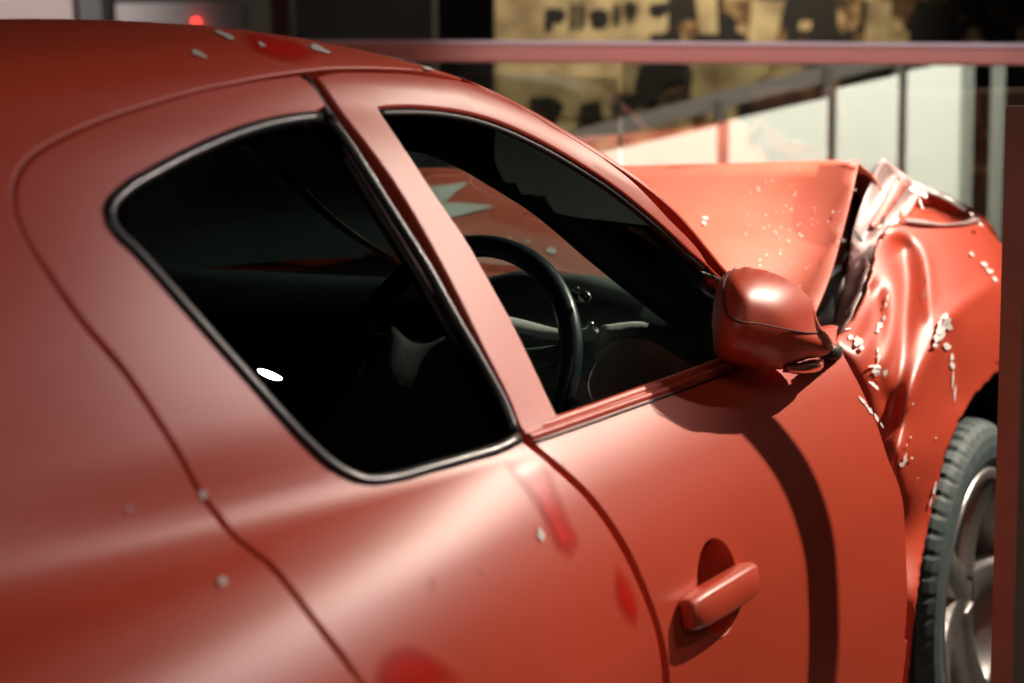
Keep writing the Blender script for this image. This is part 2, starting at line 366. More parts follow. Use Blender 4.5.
# ---------------------------------------------------------------- setting: gallery room
def struct(name,me,mt): return link(name,me,mt,None,'structure')
FLOORM=mat('gallery_floor',(.10,.085,.08),.45,noise=(2,.4,(.13,.11,.10)))
WALLM=mat('dark_gallery_wall',(.045,.043,.043),.8,noise=(1.5,.4,(.06,.055,.055)))
struct('floor',boxmesh((3,3,-.05),(22,22,.1)),FLOORM)
struct('ceiling',boxmesh((3,3,4.25),(22,22,.1)),mat('dark_ceiling',(.03,.03,.03),.9))
A_=np.array([math.cos(YAW),math.sin(YAW),0]); RT=np.array([math.sin(YAW),-math.cos(YAW),0])
def world(dist,side,z): return CAM*np.array([1,1,0])+A_*dist+RT*side+np.array([0,0,z])
RZ=Matrix.Rotation(math.atan2(RT[1],RT[0]),3,'Z')
def vbox(dist,s0,s1,z0,z1,th): return boxmesh(tuple(world(dist,(s0+s1)/2,(z0+z1)/2)),(s1-s0,th,z1-z0),RZ)
struct('wall_back',vbox(9.3,-7,7,0,4.2,.12),WALLM)
struct('wall_left',boxmesh((-6.5,3,2.1),(.12,20,4.2)),WALLM); struct('wall_right',boxmesh((3,-6,2.1),(20,.12,4.2)),WALLM)
# ---------------------------------------------------------------- the crashed car
car=thing('car','crashed matte red coupe with smashed front wing, buckled bonnet and rear half door','car',(-1.35,0,0))
def part(name,me,mt,parent=None,**k): return link(name,me,mt,parent or CARP,**k)
class _P: pass
CARP=D.objects.new('car_tmp',None)
CARP=car
INV=Matrix.Translation((1.35,0,0))
ARCHR=[DP((-2.7+.37*math.cos(math.radians(a)),max(.35,float(np.interp(.33+.37*math.sin(math.radians(a)),LZ,range(9)))))) for a in range(-8,189,14)]
gap_up=[(447,72),(410,68),(360,66),(310,68),(250,77),(200,87),(150,101),(100,117),(60,134),(30,152),(13,175),(10,203),(20,234),(45,276),(80,326),(117,370),(157,428),(195,494),(221,528),(264,565),(304,614),(339,660),(357,683)]
q_out=gap_up+[DP((-1.99,4.2)),DP((-1.99,3)),DP((-2.08,2))]+[ARCHR[i] for i in range(0,len(ARCHR))]+[DP((-3.12,.2)),DP((-3.49,.2)),DP((-3.49,8)),DP((-3.49,13)),DP((-3.49,16.9)),DP((-2.9,16.9)),DP((-2.2,16.9)),DP((-1.46,16.9)),DP((-1.465,15.5)),DP((-1.49,14.6))]
qp=panel('quarter_panel',q_out,PAINT,car,r=.003,grow=.0034,label='red roof and rear quarter panel')
rd_out=[(324,104),(313,88),(302,77),(250,84),(200,94),(150,109),(100,126),(60,145),(35,161),(21,182),(19,206),(28,233),(53,272),(88,321),(125,364),(165,423),(203,489),(229,523),(272,560),(312,610),(347,655),(366,683),DP((-1.96,4.2)),DP((-1.96,3)),DP((-2.05,2)),DP((-2.05,.6)),DP((-1.60,.6)),DP((-1.58,2.2)),
 (662,683),(654,630),(640,592),(620,550),(596,513),(571,485),(545,462),(528,448),(519,440),(500,450),(470,460),(430,471),(392,481),(362,483),(335,470),(300,437),(240,370),(180,302),(132,247),(110,226),(106,212),(120,190),(150,170),(200,144),(250,125),(290,115),(312,110)]
rd=panel('rear_door',rd_out,PAINT,car,r=.003,grow=.0034,label='red rear half door')
fd_out=[(316,76),(340,110),(368,146),(400,192),(421,227),(443,267),(463,306),(485,351),(511,403),(522,430),(533,443),(552,459),(577,481),(602,509),(627,547),(646,589),(660,629),(669,683),DP((-1.565,2.2)),DP((-1.585,.6)),DP((-.655,.6)),DP((-.648,1.7)),
 (905,640),(908,600),(906,540),(904,505),(899,483),(888,456),(879,428),(866,397),(850,366),(838,345),DP((-.70,7.9)),DP((-.76,9)),DP((-.80,12.8)),
 (716,279),(701,253),(670,219),(632,180),(588,147),(543,115),(500,93),(470,83),(440,77),(400,72),(360,71),(330,72)]
win=[(379,108),(407,150),(430,185),(468,241),(490,280),(511,318),(536,369),(557,414),(600,400),(650,382),(700,364),(728,354),DP((-.90,9.6)),(711,294),(691,252),(660,223),(615,187),(570,158),(525,134),(480,117),(435,109),(405,107)]
HX,HZ=-1.402,.718
def dome(cx,cz,r): 
    return [DP((cx+r*math.cos(a),float(np.interp(cz+r*1.03*math.sin(a),LZ,range(9))))) for a in np.linspace(0,2*math.pi,20,endpoint=False)]
fd=panel('front_door',fd_out,PAINT,car,holes=[win,dome(HX,HZ,.052)],label='red front door dented at its front edge')
# handle cup
def lathe_on(cx,cz,rings,mt,name,parent,n=28):
    s0=float(np.interp(cz,LZ,range(9))); c=S(cx,s0)[0]; nn=SN(np.array([cx]),np.array([s0]))[0]
    t=np.array([1,0,0]); t=t-nn*(t@nn); t/=np.linalg.norm(t); b=np.cross(nn,t); vs=[];fs=[]
    for r,d in rings:
        for k in range(n):
            a=2*math.pi*k/n; vs.append(c+nn*d+r*(math.cos(a)*t+math.sin(a)*b))
    for i in range(len(rings)-1):
        for k in range(n): fs.append((i*n+k,i*n+(k+1)%n,(i+1)*n+(k+1)%n,(i+1)*n+k))
    fs.append(tuple((len(rings)-1)*n+k for k in range(n))); me=fixn(mesh(vs,fs)); return link(name,me,mt,parent,smooth=True),c,nn,t,b
cup,hc,hn,ht,hb=lathe_on(HX,HZ,[(.054,-.002),(.050,-.008),(.044,-.018),(.034,-.027),(.02,-.032),(.004,-.034)],PAINT,'handle_cup',fd)
def frame_box(c,t,b,n,L,H,T,curve=0,seg=12):
    vs=[];fs=[]; prof=[(-.5,-.5),(-.5,.35),(-.36,.5),(.36,.5),(.5,.35),(.5,-.5)]
    for i in range(seg+1):
        u=i/seg*2-1; e=1-.20*abs(u)**4
        for (h,d) in prof: vs.append(c+t*u*L/2+b*h*H*e+n*((d*T)*(1-.35*abs(u)**6)+curve*(1-u*u)))
    m_=len(prof)
    for i in range(seg):
        for k in range(m_): fs.append((i*m_+k,i*m_+(k+1)%m_,(i+1)*m_+(k+1)%m_,(i+1)*m_+k))
    fs.append(tuple(range(m_))); fs.append(tuple(seg*m_+k for k in range(m_))); return fixn(mesh(vs,fs))
h=link('door_handle',frame_box(hc+hn*.009+ht*-.016+hb*-.003,ht,hb,hn,.180,.041,.026,.003),PAINT,fd,label='red pull bar handle over a round cup'); bevelmod(h,.007,4)
for p_ in h.data.polygons: p_.use_smooth=True
# belt moulding
def strip(lo,hi,off,mt,name,parent,th=.004):
    a=pts2uv(lo,5,False,.02); b=pts2uv(hi,5,False,.02); n=min(len(a),len(b)); a=resample(a,1e9 if n<3 else np.linalg.norm(np.diff(a,axis=0),axis=1).sum()/(n-1),False); b=resample(b,np.linalg.norm(np.diff(b,axis=0),axis=1).sum()/(n-1),False)
    n=min(len(a),len(b)); vs=[];fs=[]; K=6
    for i in range(n):
        for k in range(K+1):
            t=k/K; uv=a[i]*(1-t)+b[i]*t; vs.append(lift([uv],off*math.sin(math.pi*min(1,max(0,t)))**.45-.002)[0][0])
    for i in range(n-1):
        for k in range(K): q=i*(K+1)+k; fs.append((q,q+1,q+K+2,q+K+1))
    return link(name,fixn(mesh(vs,fs)),mt,parent,smooth=True)
strip([(531,442),(560,432),(600,418),(650,400),(700,382),(742,366)],[(527,433),(560,422),(600,408),(650,391),(700,373),(738,358)],.006,PAINT,'belt_moulding',fd)
strip([(541,430),(560,424),(600,410),(650,392),(700,375),(738,359)],[(545,420),(560,414),(600,400),(650,382),(700,364),(730,353)],.003,PAINT,'window_ledge',fd)
def line_on(pts,rad,off,mt,name,parent,flat=.6,closed=False):
    uv=pts2uv(pts,5,closed,.012); P,N=lift(uv,off); return link(name,tube(P,rad,8,closed,flat,up=N),mt,parent,smooth=True)
line_on([(533,443),(560,434),(600,420),(650,402),(700,384),(742,368)],.0016,.0012,RUBBER,'belt_seal',fd,1)
line_on([(383,110),(435,111),(480,119),(525,136),(570,160),(615,189),(660,225),(691,254),(710,294),(716,315)],.004,-.006,RUBBER,'window_seal',fd)
line_on([(702,272),(712,295),(722,318),(730,345)],.003,-.003,DARKM,'quarter_trim',fd)
fg=panel('front_window',[(374,100),(402,150),(425,185),(463,241),(506,318),(531,369),(550,422),(600,408),(650,390),(700,372),(735,358),DP((-.86,9.6)),(716,290),(691,247),(660,217),(615,181),(570,152),(525,128),(480,111),(435,103)],SIDEGLASS,fd,off=-.014,r=.001,depth=.003,label='clear green-tinted front door window')
# rear door window
rwin=[(334,122),(358,158),(381,195),(417,254),(453,314),(482,362),(515,428),(513,437),(500,443),(470,452),(430,463),(392,472),(365,474),(340,462),(306,431),(247,366),(187,298),(140,245),(118,224),(114,212),(127,195),(156,177),(204,152),(253,133),(292,123),(320,118)]
panel('rear_window',rwin,DARKGLASS,rd,off=-.007,r=.001,depth=.003,label='dark tinted rear door window')
wt=[(320,116),(292,119),(250,129),(202,148),(153,173),(123,192),(109,212),(113,227),(135,249),(184,304),(244,372),(303,438),(337,468),(364,480),(392,478),(430,468),(470,457),(500,448),(519,438)]
line_on(wt,.0068,-.001,GLOSSBLACK,'window_trim',rd,.7)
line_on([(330,114),(345,133),(368,168),(390,203),(430,266),(460,320),(487,366),(512,415),(518,434)],.0065,-.004,GLOSSBLACK,'pillar_trim',rd,.8)
line_on([(307,72),(320,90),(336,114),(360,148)],.006,-.008,RUBBER,'pillar_seal',rd,.8)
# dots of the printed edge
dots=[jag(x,y,3.2,3,0,8) for x,y in ((126,234),(135,248),(143,263),(151,277),(158,291))]
link('printed_dots',decal_on_body(dots,-.0055),mat('dot_print',(.10,.11,.11),.5),rd,'stuff')
# hidden underbody shell behind the gaps
def under(name,outline,off,mt,holes=(),mirror=False,uvin=False): return panel(name,outline,mt,car,holes=holes,off=off,r=.001,depth=.004,step=.04,mirror=mirror)
winbig=[(372,100),(402,152),(425,187),(463,243),(506,320),(531,371),(550,422),(600,408),(650,390),(700,372),(738,358),DP((-.84,9.6)),(718,294),(691,247),(660,217),(615,181),(570,152),(525,128),(480,111),(435,103)]
rwbig=[(330,120),(381,198),(453,318),(500,410),(513,437),(470,452),(430,463),(392,472),(365,474),(340,462),(247,366),(140,245),(118,224),(118,212),(156,180),(253,135),(310,122)]
under('inner_frame',[DP((-2.35,1)),DP((-1.6,1)),DP((-.84,1)),DP((-.84,7.6)),DP((-.84,9)),DP((-.86,12)),DP((-1.12,13.3)),DP((-1.3,13.5)),DP((-1.5,13.7)),DP((-1.9,13.7)),DP((-2.2,13.4)),DP((-2.35,10))],-.016,GAPM,holes=[winbig,rwbig,dome(HX,HZ,.060)])
# A pillar and windshield
panel('windscreen_pillar',[DP((-1.50,14.55)),DP((-1.44,13.35)),DP((-1.3,13.1)),DP((-1.1,13.1)),DP((-.95,13.1)),DP((-.80,13.0)),DP((-.78,14.6)),DP((-.95,14.35)),DP((-1.1,14.3)),DP((-1.3,14.3)),DP((-1.42,14.45))],PAINT,car,off=.001,r=.002,step=.012)
WS=[DP((-1.46,16.95)),DP((-1.46,15.5)),DP((-1.42,14.4)),DP((-1.3,14.25)),DP((-1.1,14.2)),DP((-.95,14.2)),DP((-.80,14.4)),DP((-.70,15.2)),DP((-.60,16)),DP((-.55,16.95))]
panel('windshield',WS,SHIELD,car,off=-.004,r=.001,depth=.002,step=.04); panel('windshield',WS,SHIELD,car,off=-.004,r=.001,depth=.002,step=.04,mirror=True)
# far side of the body
fd_far=[DP((-1.98,.6)),DP((-.60,.6)),DP((-.56,5)),DP((-.60,8)),DP((-.80,9)),DP((-.83,12.8)),DP((-1.1,13.2)),DP((-1.3,13.4)),DP((-1.5,13.8)),DP((-1.9,13.7)),DP((-2.13,12.8)),DP((-2.19,11)),DP((-2.15,9.5)),DP((-2.0,7)),DP((-1.96,4))]
farwin=[DP((-1.62,12.2)),DP((-1.5,12.4)),DP((-1.3,12.2)),DP((-1.1,11.9)),DP((-.97,10)),DP((-.98,8.7)),DP((-1.5,8.5)),DP((-1.56,9))]
farrw=[DP((-1.70,12.0)),DP((-1.64,9)),DP((-1.66,8.6)),DP((-1.9,8.6)),DP((-2.05,11)),DP((-2.0,11.6))]
fr=panel('far_door',fd_far,PAINT,car,holes=[farwin,farrw],mirror=True)
panel('far_window',farwin,DARKGLASS,fr,off=-.01,r=.001,depth=.002,mirror=True); panel('far_window',farrw,DARKGLASS,fr,off=-.01,r=.001,depth=.002,mirror=True)
q_far=[DP((-1.47,16.9)),DP((-1.47,15.5)),DP((-1.49,14.6)),DP((-1.45,13.6)),DP((-1.5,13.95)),DP((-1.9,13.85)),DP((-2.14,12.9)),DP((-2.205,11)),DP((-2.165,9.5)),DP((-2.015,7)),DP((-1.975,4)),DP((-2.02,2))]+ARCHR+[DP((-3.12,.2)),DP((-3.49,.2)),DP((-3.49,8)),DP((-3.49,13)),DP((-3.49,16.9))]
panel('quarter_panel',q_far,PAINT,car,mirror=True)
panel('windscreen_pillar',[DP((-1.50,14.55)),DP((-1.44,13.35)),DP((-1.3,13.1)),DP((-1.1,13.1)),DP((-.95,13.1)),DP((-.80,13.0)),DP((-.78,14.6)),DP((-.95,14.35)),DP((-1.1,14.3)),DP((-1.3,14.3)),DP((-1.42,14.45))],PAINT,car,off=.001,r=.002,step=.03,mirror=True)
tail=[S(np.full(18,-3.49),np.arange(18.))*np.array([1,1,1])][0]; ring=[tuple(p) for p in tail]+[(p[0],-p[1],p[2]) for p in tail[::-1][1:]]
link('tail_panel',fixn(mesh(ring,[tuple(range(len(ring)))])),PAINT,car)
# interior lining of roof rail and pillar seen through the door window
plf=tps([(372,96,.545),(466,168,.53),(595,258,.59),(700,330,.65),(735,350,.68),(722,285,.67),(615,172,.60),(500,118,.55),(420,92,.54)])
sheet('pillar_lining',[(366,80),(372,96),(386,130),(403,148),(436,156),(466,168),(505,190),(543,214),(570,236),(595,258),(640,296),(690,334),(748,362),(760,330),(735,290),(705,246),(660,200),(615,164),(570,134),(525,108),(480,90),(420,80)],plf,LINER,car,12,(),.02)
link('headliner',fixn(mesh([(-2.3,-.5,1.27),(-1.5,-.53,1.268),(-1.45,-.3,1.285),(-1.43,0,1.29),(-1.45,.3,1.285),(-1.5,.53,1.268),(-2.3,.5,1.27),(-2.3,0,1.29)],[(0,1,2,3,7),(3,4,5,6,7)])),LINER,car)
# cabin
def loft(sections,close=True):
    n=len(sections[0]); vs=[p for s in sections for p in s]; fs=[]
    for i in range(len(sections)-1):
        for k in range(n if close else n-1): fs.append((i*n+k,i*n+(k+1)%n,(i+1)*n+(k+1)%n,(i+1)*n+k))
    if close: fs+= [tuple(range(n)),tuple((len(sections)-1)*n+k for k in range(n))]
    return fixn(mesh(vs,fs))
secs=[]
for y in np.linspace(-.66,.66,13):
    hd=.045*math.exp(-((y+.37)/.16)**2); 
    secs.append([(-.62,y,.90),(-.74,y,.965),(-.84,y,.985+hd*.5),(-.93,y,.975+hd),(-.985,y,.93+hd*.6),(-.99,y,.80),(-.93,y,.66),(-.62,y,.62)])
db=link('dashboard',loft(secs),INTER,car,smooth=True); bevelmod(db,.01,2)
link('cabin_floor',boxmesh((-1.6,0,.22),(2.0,1.5,.06)),INTER,car); link('bulkhead',boxmesh((-.66,0,.55),(.06,1.45,.62)),INTER,car)
link('rear_bulkhead',boxmesh((-2.55,0,.6),(.06,1.3,.8)),INTER,car); link('parcel_shelf',boxmesh((-2.35,0,.90),(.5,1.2,.04)),INTER,car)
link('centre_console',boxmesh((-1.35,0,.45),(.9,.24,.40)),INTER,car); 
for sy in (-1,1): link('door_lining',boxmesh((-1.42,sy*.755,.58),(1.5,.03,.60)),INTER,car)
# steering wheel
sw=link('steering_wheel',D.meshes.new('sw'),LEATHER,car,label='dark steering wheel')
ctr=np.array([-1.10,-.332,.893]); til=math.radians(24); nrm=np.array([-math.cos(til),0,math.sin(til)]); upv=np.array([math.sin(til),0,math.cos(til)]); sd=np.array([0,1,0])
path=[ctr+.183*(math.cos(a)*sd+math.sin(a)*upv) for a in np.linspace(0,2*math.pi,56,endpoint=False)]
old=sw.data; sw.data=tube(path,.0165,12,True,1,up=nrm); sw.data.materials.append(LEATHER); sw.data.polygons.foreach_set('use_smooth',[True]*len(sw.data.polygons))
for a in (170,10,-90):
    a=math.radians(a); p0=ctr+.05*(math.cos(a)*sd+math.sin(a)*upv)-nrm*.02; p1=ctr+.178*(math.cos(a)*sd+math.sin(a)*upv)
    link('spoke',tube([p0,(p0+p1)/2,p1],[.022,.018,.014],10,False,.5,up=nrm),INTER,sw,smooth=True)
def blob(c,ax,name,mt,parent,sub=3,noise_=0,seed=1,**k):
    bm=bmesh.new(); bmesh.ops.create_icosphere(bm,subdivisions=sub,radius=1); rr=random.Random(seed)
    from mathutils import noise as NZ
    for v in bm.verts:
        d=1+noise_*NZ.noise(v.co*2.2+Vector((seed*3.1,0,0))); p=v.co*d
        q=np.array(c)+ax[0]*p.x+ax[1]*p.y+ax[2]*p.z; v.co=Vector(q)
    me=D.meshes.new(name); bm.to_mesh(me); bm.free(); return link(name,me,mt,parent,smooth=True,**k)
blob(ctr-nrm*.015,[sd*.065,upv*.055,nrm*.035],'hub',INTER,sw)
# deflated airbag hanging from the hub
av=[];af=[]; na,nb=22,16
for i in range(na):
    for j in range(nb):
        u,v=i/(na-1),j/(nb-1)
        p=ctr+nrm*(.03+.05*math.sin(math.pi*v)+.012*math.sin(9*u+4*v))+sd*((u-.5)*(.20+.14*v)+.015*math.sin(7*v+u*3))-upv*(v*.24-.03+.012*math.sin(11*u))
        av.append(p)
for i in range(na-1):
    for j in range(nb-1): q=i*nb+j; af.append((q,q+1,q+nb+1,q+nb))
ab=link('deflated_airbag',mesh(av,af),BAG,sw,smooth=True,label='grey deflated airbag hanging from the hub'); so=ab.modifiers.new('t','SOLIDIFY'); so.thickness=.003
# seats
def seat(y,x=-1.75,lab=None):
    s=link('seat',D.meshes.new('seat'),INTER,car,label=lab)
    sec=[]
    for t in np.linspace(0,1,10):
        wdt=.25-.05*t-.07*max(0,t-.8)/.2; zc=.42+.62*t; xc=x-.05-.22*t; th=.07-.02*t
        sec.append([(xc+th*math.cos(a)*(1.0 if math.cos(a)<0 else .8+.3*abs(math.sin(a))),y+wdt*math.sin(a),zc+.02*math.cos(2*a)) for a in np.linspace(0,2*math.pi,16,endpoint=False)])
    s.data=loft(sec); s.data.materials.append(LINER); s.data.polygons.foreach_set('use_smooth',[True]*len(s.data.polygons))
    cu=[]
    for t in np.linspace(0,1,8):
        cu.append([(x-.02+t*.50,y+.25*math.cos(a),.40+.03*t+.07*math.sin(a)*(1-.4*t)) for a in np.linspace(0,2*math.pi,14,endpoint=False)])
    link('seat_cushion',loft(cu),LINER,s,smooth=True)
    blob((x-.33,y,1.10),[np.array([.045,0,0]),np.array([0,.12,0]),np.array([.01,0,.075])],'headrest',LINER,s)
seat(-.37); seat(.37)
blob((-2.2,0,.80),[np.array([.12,0,0]),np.array([0,.55,0]),np.array([.05,0,.28])],'rear_seat',LINER,car)
for kx,ky,kY,kr in ((585,297,.52,.009),(590,325,.50,.0065),(577,289,.53,.004)):  # added beads that stand in for bright glints behind the door window
    blob(at(kx,ky,kY),[np.array([kr,0,0]),np.array([0,kr,0]),np.array([0,0,kr])],'glint_bead',mat('glint_bead_%d'%kx,(.95,.97,.97),.16,1),db,2)
tr=[at(a,b,c) for a,b,c in ((497,322,.38),(520,326,.40),(548,333,.43),(575,336,.47),(602,333,.52),(640,329,.56),(690,336,.63))]
link('dash_trim',tube(catmull(tr,5),.011,8,False,.5),BAG,db,smooth=True,label='pale grey dashboard trim strip')
# instrument hood gauges on the dash
for yy in (-.43,-.31): blob((-.955,yy,.955),[np.array([.012,0,0]),np.array([0,.042,0]),np.array([.004,0,.04])],'gauge',mat('gauge_glass',(.05,.06,.06),.08,0,1),db)
# ---------------------------------------------------------------- crushed front: bonnet, wing, flange
hoodf=tps([(858,160,.60),(838,245,.63),(815,312,.66),(800,345,.68),(620,165,-.02),(430,169,-.55),(395,169,-.68),(600,262,.22),(468,245,-.25),(720,280,.50),(700,360,.52),(395,262,-.45),(740,163,.28),(760,350,.60),(560,330,.20)])
hood_o=[(858,160),(800,161),(740,163),(680,164),(620,166),(560,167),(480,168),(430,169),(395,170),(385,200),(385,262),(430,285),(500,305),(570,330),(640,350),(700,360),(800,345),(815,312),(828,280),(838,245),(849,200)]
hfold=[]
hood=sheet('bonnet',hood_o,hoodf,PALERED,car,12,hfold,.004,label='red bonnet buckled up into a ridge')
# the far slope of the buckled bonnet, folding down to the crushed nose
rid=[at(x,y,float(hoodf(np.array([[x,y]]))[0])) for x,y in [(858,160),(800,161),(740,163),(680,164),(620,166),(560,167),(480,168),(430,169),(395,170)]]
vs=[];nr=8
for i,p in enumerate(rid):
    for k in range(nr): 
        t=k/(nr-1); vs.append((p[0]+.42*t+.02*math.sin(i*1.7+k),p[1],p[2]-.004-.30*t**1.3-.012*math.sin(i*2.1)*t))
fs=[(i*nr+k,i*nr+k+1,(i+1)*nr+k+1,(i+1)*nr+k) for i in range(len(rid)-1) for k in range(nr-1)]
o=link('bonnet_front',fixn(mesh(vs,fs)),PALERED,hood,smooth=True); so=o.modifiers.new('t','SOLIDIFY'); so.thickness=.003
star=[[(410,186),(436,186),(470,182),(455,192),(447,200),(440,202),(460,203),(497,206),(480,210),(452,217),(430,222),(400,214)]]
link('white_star_decal',decal_on_sheet(star,hoodf,off=.004),mat('white_decal',(.80,.84,.78),.5),hood)
hch=[jag(705,218,4,1.6,10),jag(704,223,3,2,30),jag(855,163,5,2.2),jag(846,161,9,1.2),jag(842,240,5,2,20),jag(833,212,1.5,1.5),jag(855,190,2,1.5)]
rr=random.Random(5)
for i in range(60): hch.append(jag(rr.gauss(785,22),rr.gauss(222,28),rr.uniform(.4,1.2),rr.uniform(.4,1.0),0,6,i))
hch=[c for c in hch if all(a<862 and b>159 for a,b in c)]
hch+= [jag(552,251,6,3.5,30),jag(528,241,3,1.8,0),jag(510,238,2,1.5)]
link('paint_chips',decal_on_sheet(hch,hoodf,off=.004),CHIP,hood,'stuff')
# engine bay darkness and structure under the bonnet
link('engine_block',boxmesh((-.05,-.02,.62),(.62,.9,.40)),DARKM,car); bevelmod(car.children[-1],.04,3)
link('inner_wing',fixn(mesh([(-.62,-.62,.90),(-.30,-.60,.97),(.15,-.56,.95),(.15,-.56,.4),(-.62,-.62,.4)],[(0,1,2,3,4)])),RUBBER,car)
o=link('strut_tower',tube([(-.25,-.52,.5),(-.25,-.52,.97)],[.1,.08],16),DARKM,car,smooth=True)
# outer wing
fen=[(998,238),(985,222),(960,222),(935,221),(905,221),(888,222),(878,235),(872,262),(864,292),(851,318),(830,345),(826,362),(838,388),(852,415),(864,445),(868,462),(880,490),(886,510),(890,545),(892,600),(890,645),(888,700),(888,760),(908,760),(909,700),(913,649),(919,595),(925,553),(934,508),(948,454),(961,421),(973,401),(985,388),(998,374),(1025,362),(1060,360),(1060,300),(1035,262)]
fenf=tps([(998,238,.715),(935,221,.695),(888,222,.67),(872,270,.70),(851,318,.73),(838,345,.765),(830,362,.745),(858,378,.79),(852,420,.765),(885,436,.81),(868,470,.785),(903,490,.83),(886,520,.80),(909,600,.85),(888,640,.815),(907,740,.85),(888,740,.815),(940,300,.78),(990,290,.775),(947,318,.80),(915,400,.828),(895,450,.828),(960,400,.81),(985,380,.795),(925,480,.832),(934,508,.828),(913,649,.85),(1050,300,.735),(1050,350,.755)])
ffold=[([(893,232),(905,233),(915,240),(923,252),(927,270),(929,300),(931,320)],3,.009),([(902,250),(907,280),(905,320),(898,370),(890,420)],10,-.016),([(989,287),(965,304),(947,318)],6,.009),([(947,318),(936,342),(920,372),(908,402),(900,440),(894,470)],8,.012),
 ([(878,290),(880,330),(876,362),(884,400)],7,-.010),([(868,296),(862,320),(850,340)],6,-.008),([(947,318),(953,350),(957,400)],7,-.006)]
wing=sheet('front_wing',fen,fenf,PAINT,car,4.5,ffold,.003,smooth_n=5,label='crumpled red front wing with chipped paint')
# torn upper edge of the wing (red pocket and far face)
pk=tps([(905,205,.60),(930,188,.56),(955,200,.58),(970,215,.60),(935,221,.66),(905,221,.655),(985,222,.66),(998,238,.66),(920,210,.61)])
sheet('torn_wing_edge',[(914,184),(928,187),(955,200),(968,206),(978,213),(988,221),(998,237),(1000,246),(980,240),(958,236),(935,233),(915,230),(903,226),(900,214),(906,198)],pk,PAINT,car,5,[([(918,208),(935,210),(960,218)],6,-.05)],.003)
lipf=lambda V: pk(V)+.006
sheet('torn_lip',[(912,181),(930,187),(955,199),(968,210),(964,211),(945,199),(928,192),(914,189)],lipf,CHIP,wing,4,(),.002)
sheet('pocket_edge',[(905,218),(925,220),(940,223),(960,222),(975,217),(982,220),(974,223),(955,225),(935,225),(905,222)],lambda V: fenf(V)+.006,FLANGE,wing,4,(),.002)
# primer coloured inner flange rising to a peak
flf=tps([(883,158,.60),(912,181,.61),(918,192,.615),(905,215,.63),(880,232,.645),(866,215,.61),(856,238,.625),(848,290,.655),(838,325,.69),(832,340,.70),(868,262,.675),(855,305,.70),(845,335,.74),(878,240,.65)])
flo=[(883,158),(898,169),(912,181),(920,192),(912,208),(900,222),(885,232),(878,248),(872,268),(864,288),(852,314),(841,338),(836,346),(832,336),(836,316),(842,292),(848,262),(852,236),(858,215),(866,194),(874,176)]
fl=sheet('inner_flange',flo,flf,FLANGE,car,4,[([(905,178),(880,215),(862,238)],3,.008),([(915,193),(890,222),(872,240)],2.5,-.012),([(893,170),(868,215)],2.5,-.006),([(868,262),(850,312)],3,.009),([(862,262),(846,312)],2.5,-.008)],.002,label='pinkish white bent inner wing flange')
st=tps([(x,y,float(flf(np.array([[x,y]]))[0])+.004) for x,y in ((895,180),(880,205),(868,222),(905,186),(890,212),(878,228))])
sheet('red_overspray',[(897,176),(908,184),(893,207),(876,228),(868,226),(882,203)],st,mat('overspray_red',(.78,.22,.19),.45),fl,4,[([(905,178),(880,215),(862,238)],3,.008)],.001)
link('fastener_holes',decal_on_sheet([[(853,229),(857,231),(864,241),(862,243),(855,238)],jag(875,206,1.8,1.3),jag(868,266,1.6,1.2),jag(850,300,1.3,1.2)],flf,off=.013),RUBBER,fl,'stuff')
# black void between bonnet and flange
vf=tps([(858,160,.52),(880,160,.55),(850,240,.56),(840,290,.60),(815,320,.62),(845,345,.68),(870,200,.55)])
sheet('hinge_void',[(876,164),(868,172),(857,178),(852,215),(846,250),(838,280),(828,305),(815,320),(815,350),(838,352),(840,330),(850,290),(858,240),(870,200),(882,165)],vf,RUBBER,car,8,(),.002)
# chips along the wing creases
ch=[jag(945,316,3,5,40,17),jag(949,327,4,4,0,17),jag(936,345,3,3,0,13),jag(940,322,2,8,15,15),jag(947,320,4,6,20,13),jag(942,330,5,9,15,15),jag(938,338,5,5,0,13),jag(947,346,4,3.5,0),jag(952,357,2.2,4,0),jag(953,366,3,4.5,0),jag(953,380,.9,10,3),jag(955,395,.8,8,3),
 jag(984,264,4,2.2,30),jag(972,254,3,1.8,35),jag(990,271,4.5,2.2,25),jag(995,279,3,2,45),jag(925,282,1,5,0),jag(925,293,1.4,6,0),jag(926,300,.8,4,0),
 jag(888,297,1.2,4,10),jag(886,305,1.6,3,10),jag(884,318,1.8,4,10),jag(880,325,3,4,30),jag(878,330,2,3),jag(878,350,1.2,4),jag(879,358,2,6,10),jag(877,370,6,7,30,14),jag(885,374,2.5,6,20),jag(872,366,4,2,0),
 jag(905,460,2,7,10),jag(902,465,3,3,0),jag(912,458,2,1.2,0),jag(911,437,1,1.3),jag(907,445,.7,1.5),jag(913,404,1,1.5),jag(935,488,1.6,9,12),jag(931,502,1.2,6,12),jag(955,392,1.1,8,5),jag(858,341,5,6,-40,12),jag(851,337,3,4,-40),jag(862,347,3,2.5,-40),jag(848,329,4,1,-10),jag(936,438,1,1),jag(918,478,.9,.9)]
link('paint_chips',decal_on_sheet(ch,fenf,ffold,.004),CHIP,wing,'stuff')
pe=[jag(915,190,3,8,-60,12),jag(925,195,5,3,30,12),jag(921,203,1.2,8,-15,9),jag(935,192,5,1.2,25),jag(948,198,6,1.2,25),jag(893,222,8,3,-15,14),jag(880,226,4,1.6,-30),jag(981,224,3,1.6,30),jag(972,214,3,1.2,30)]
link('paint_chips',decal_on_sheet(pe,lambda V:np.maximum(pk(V),fenf(V))+.018),CHIP,wing,'stuff')
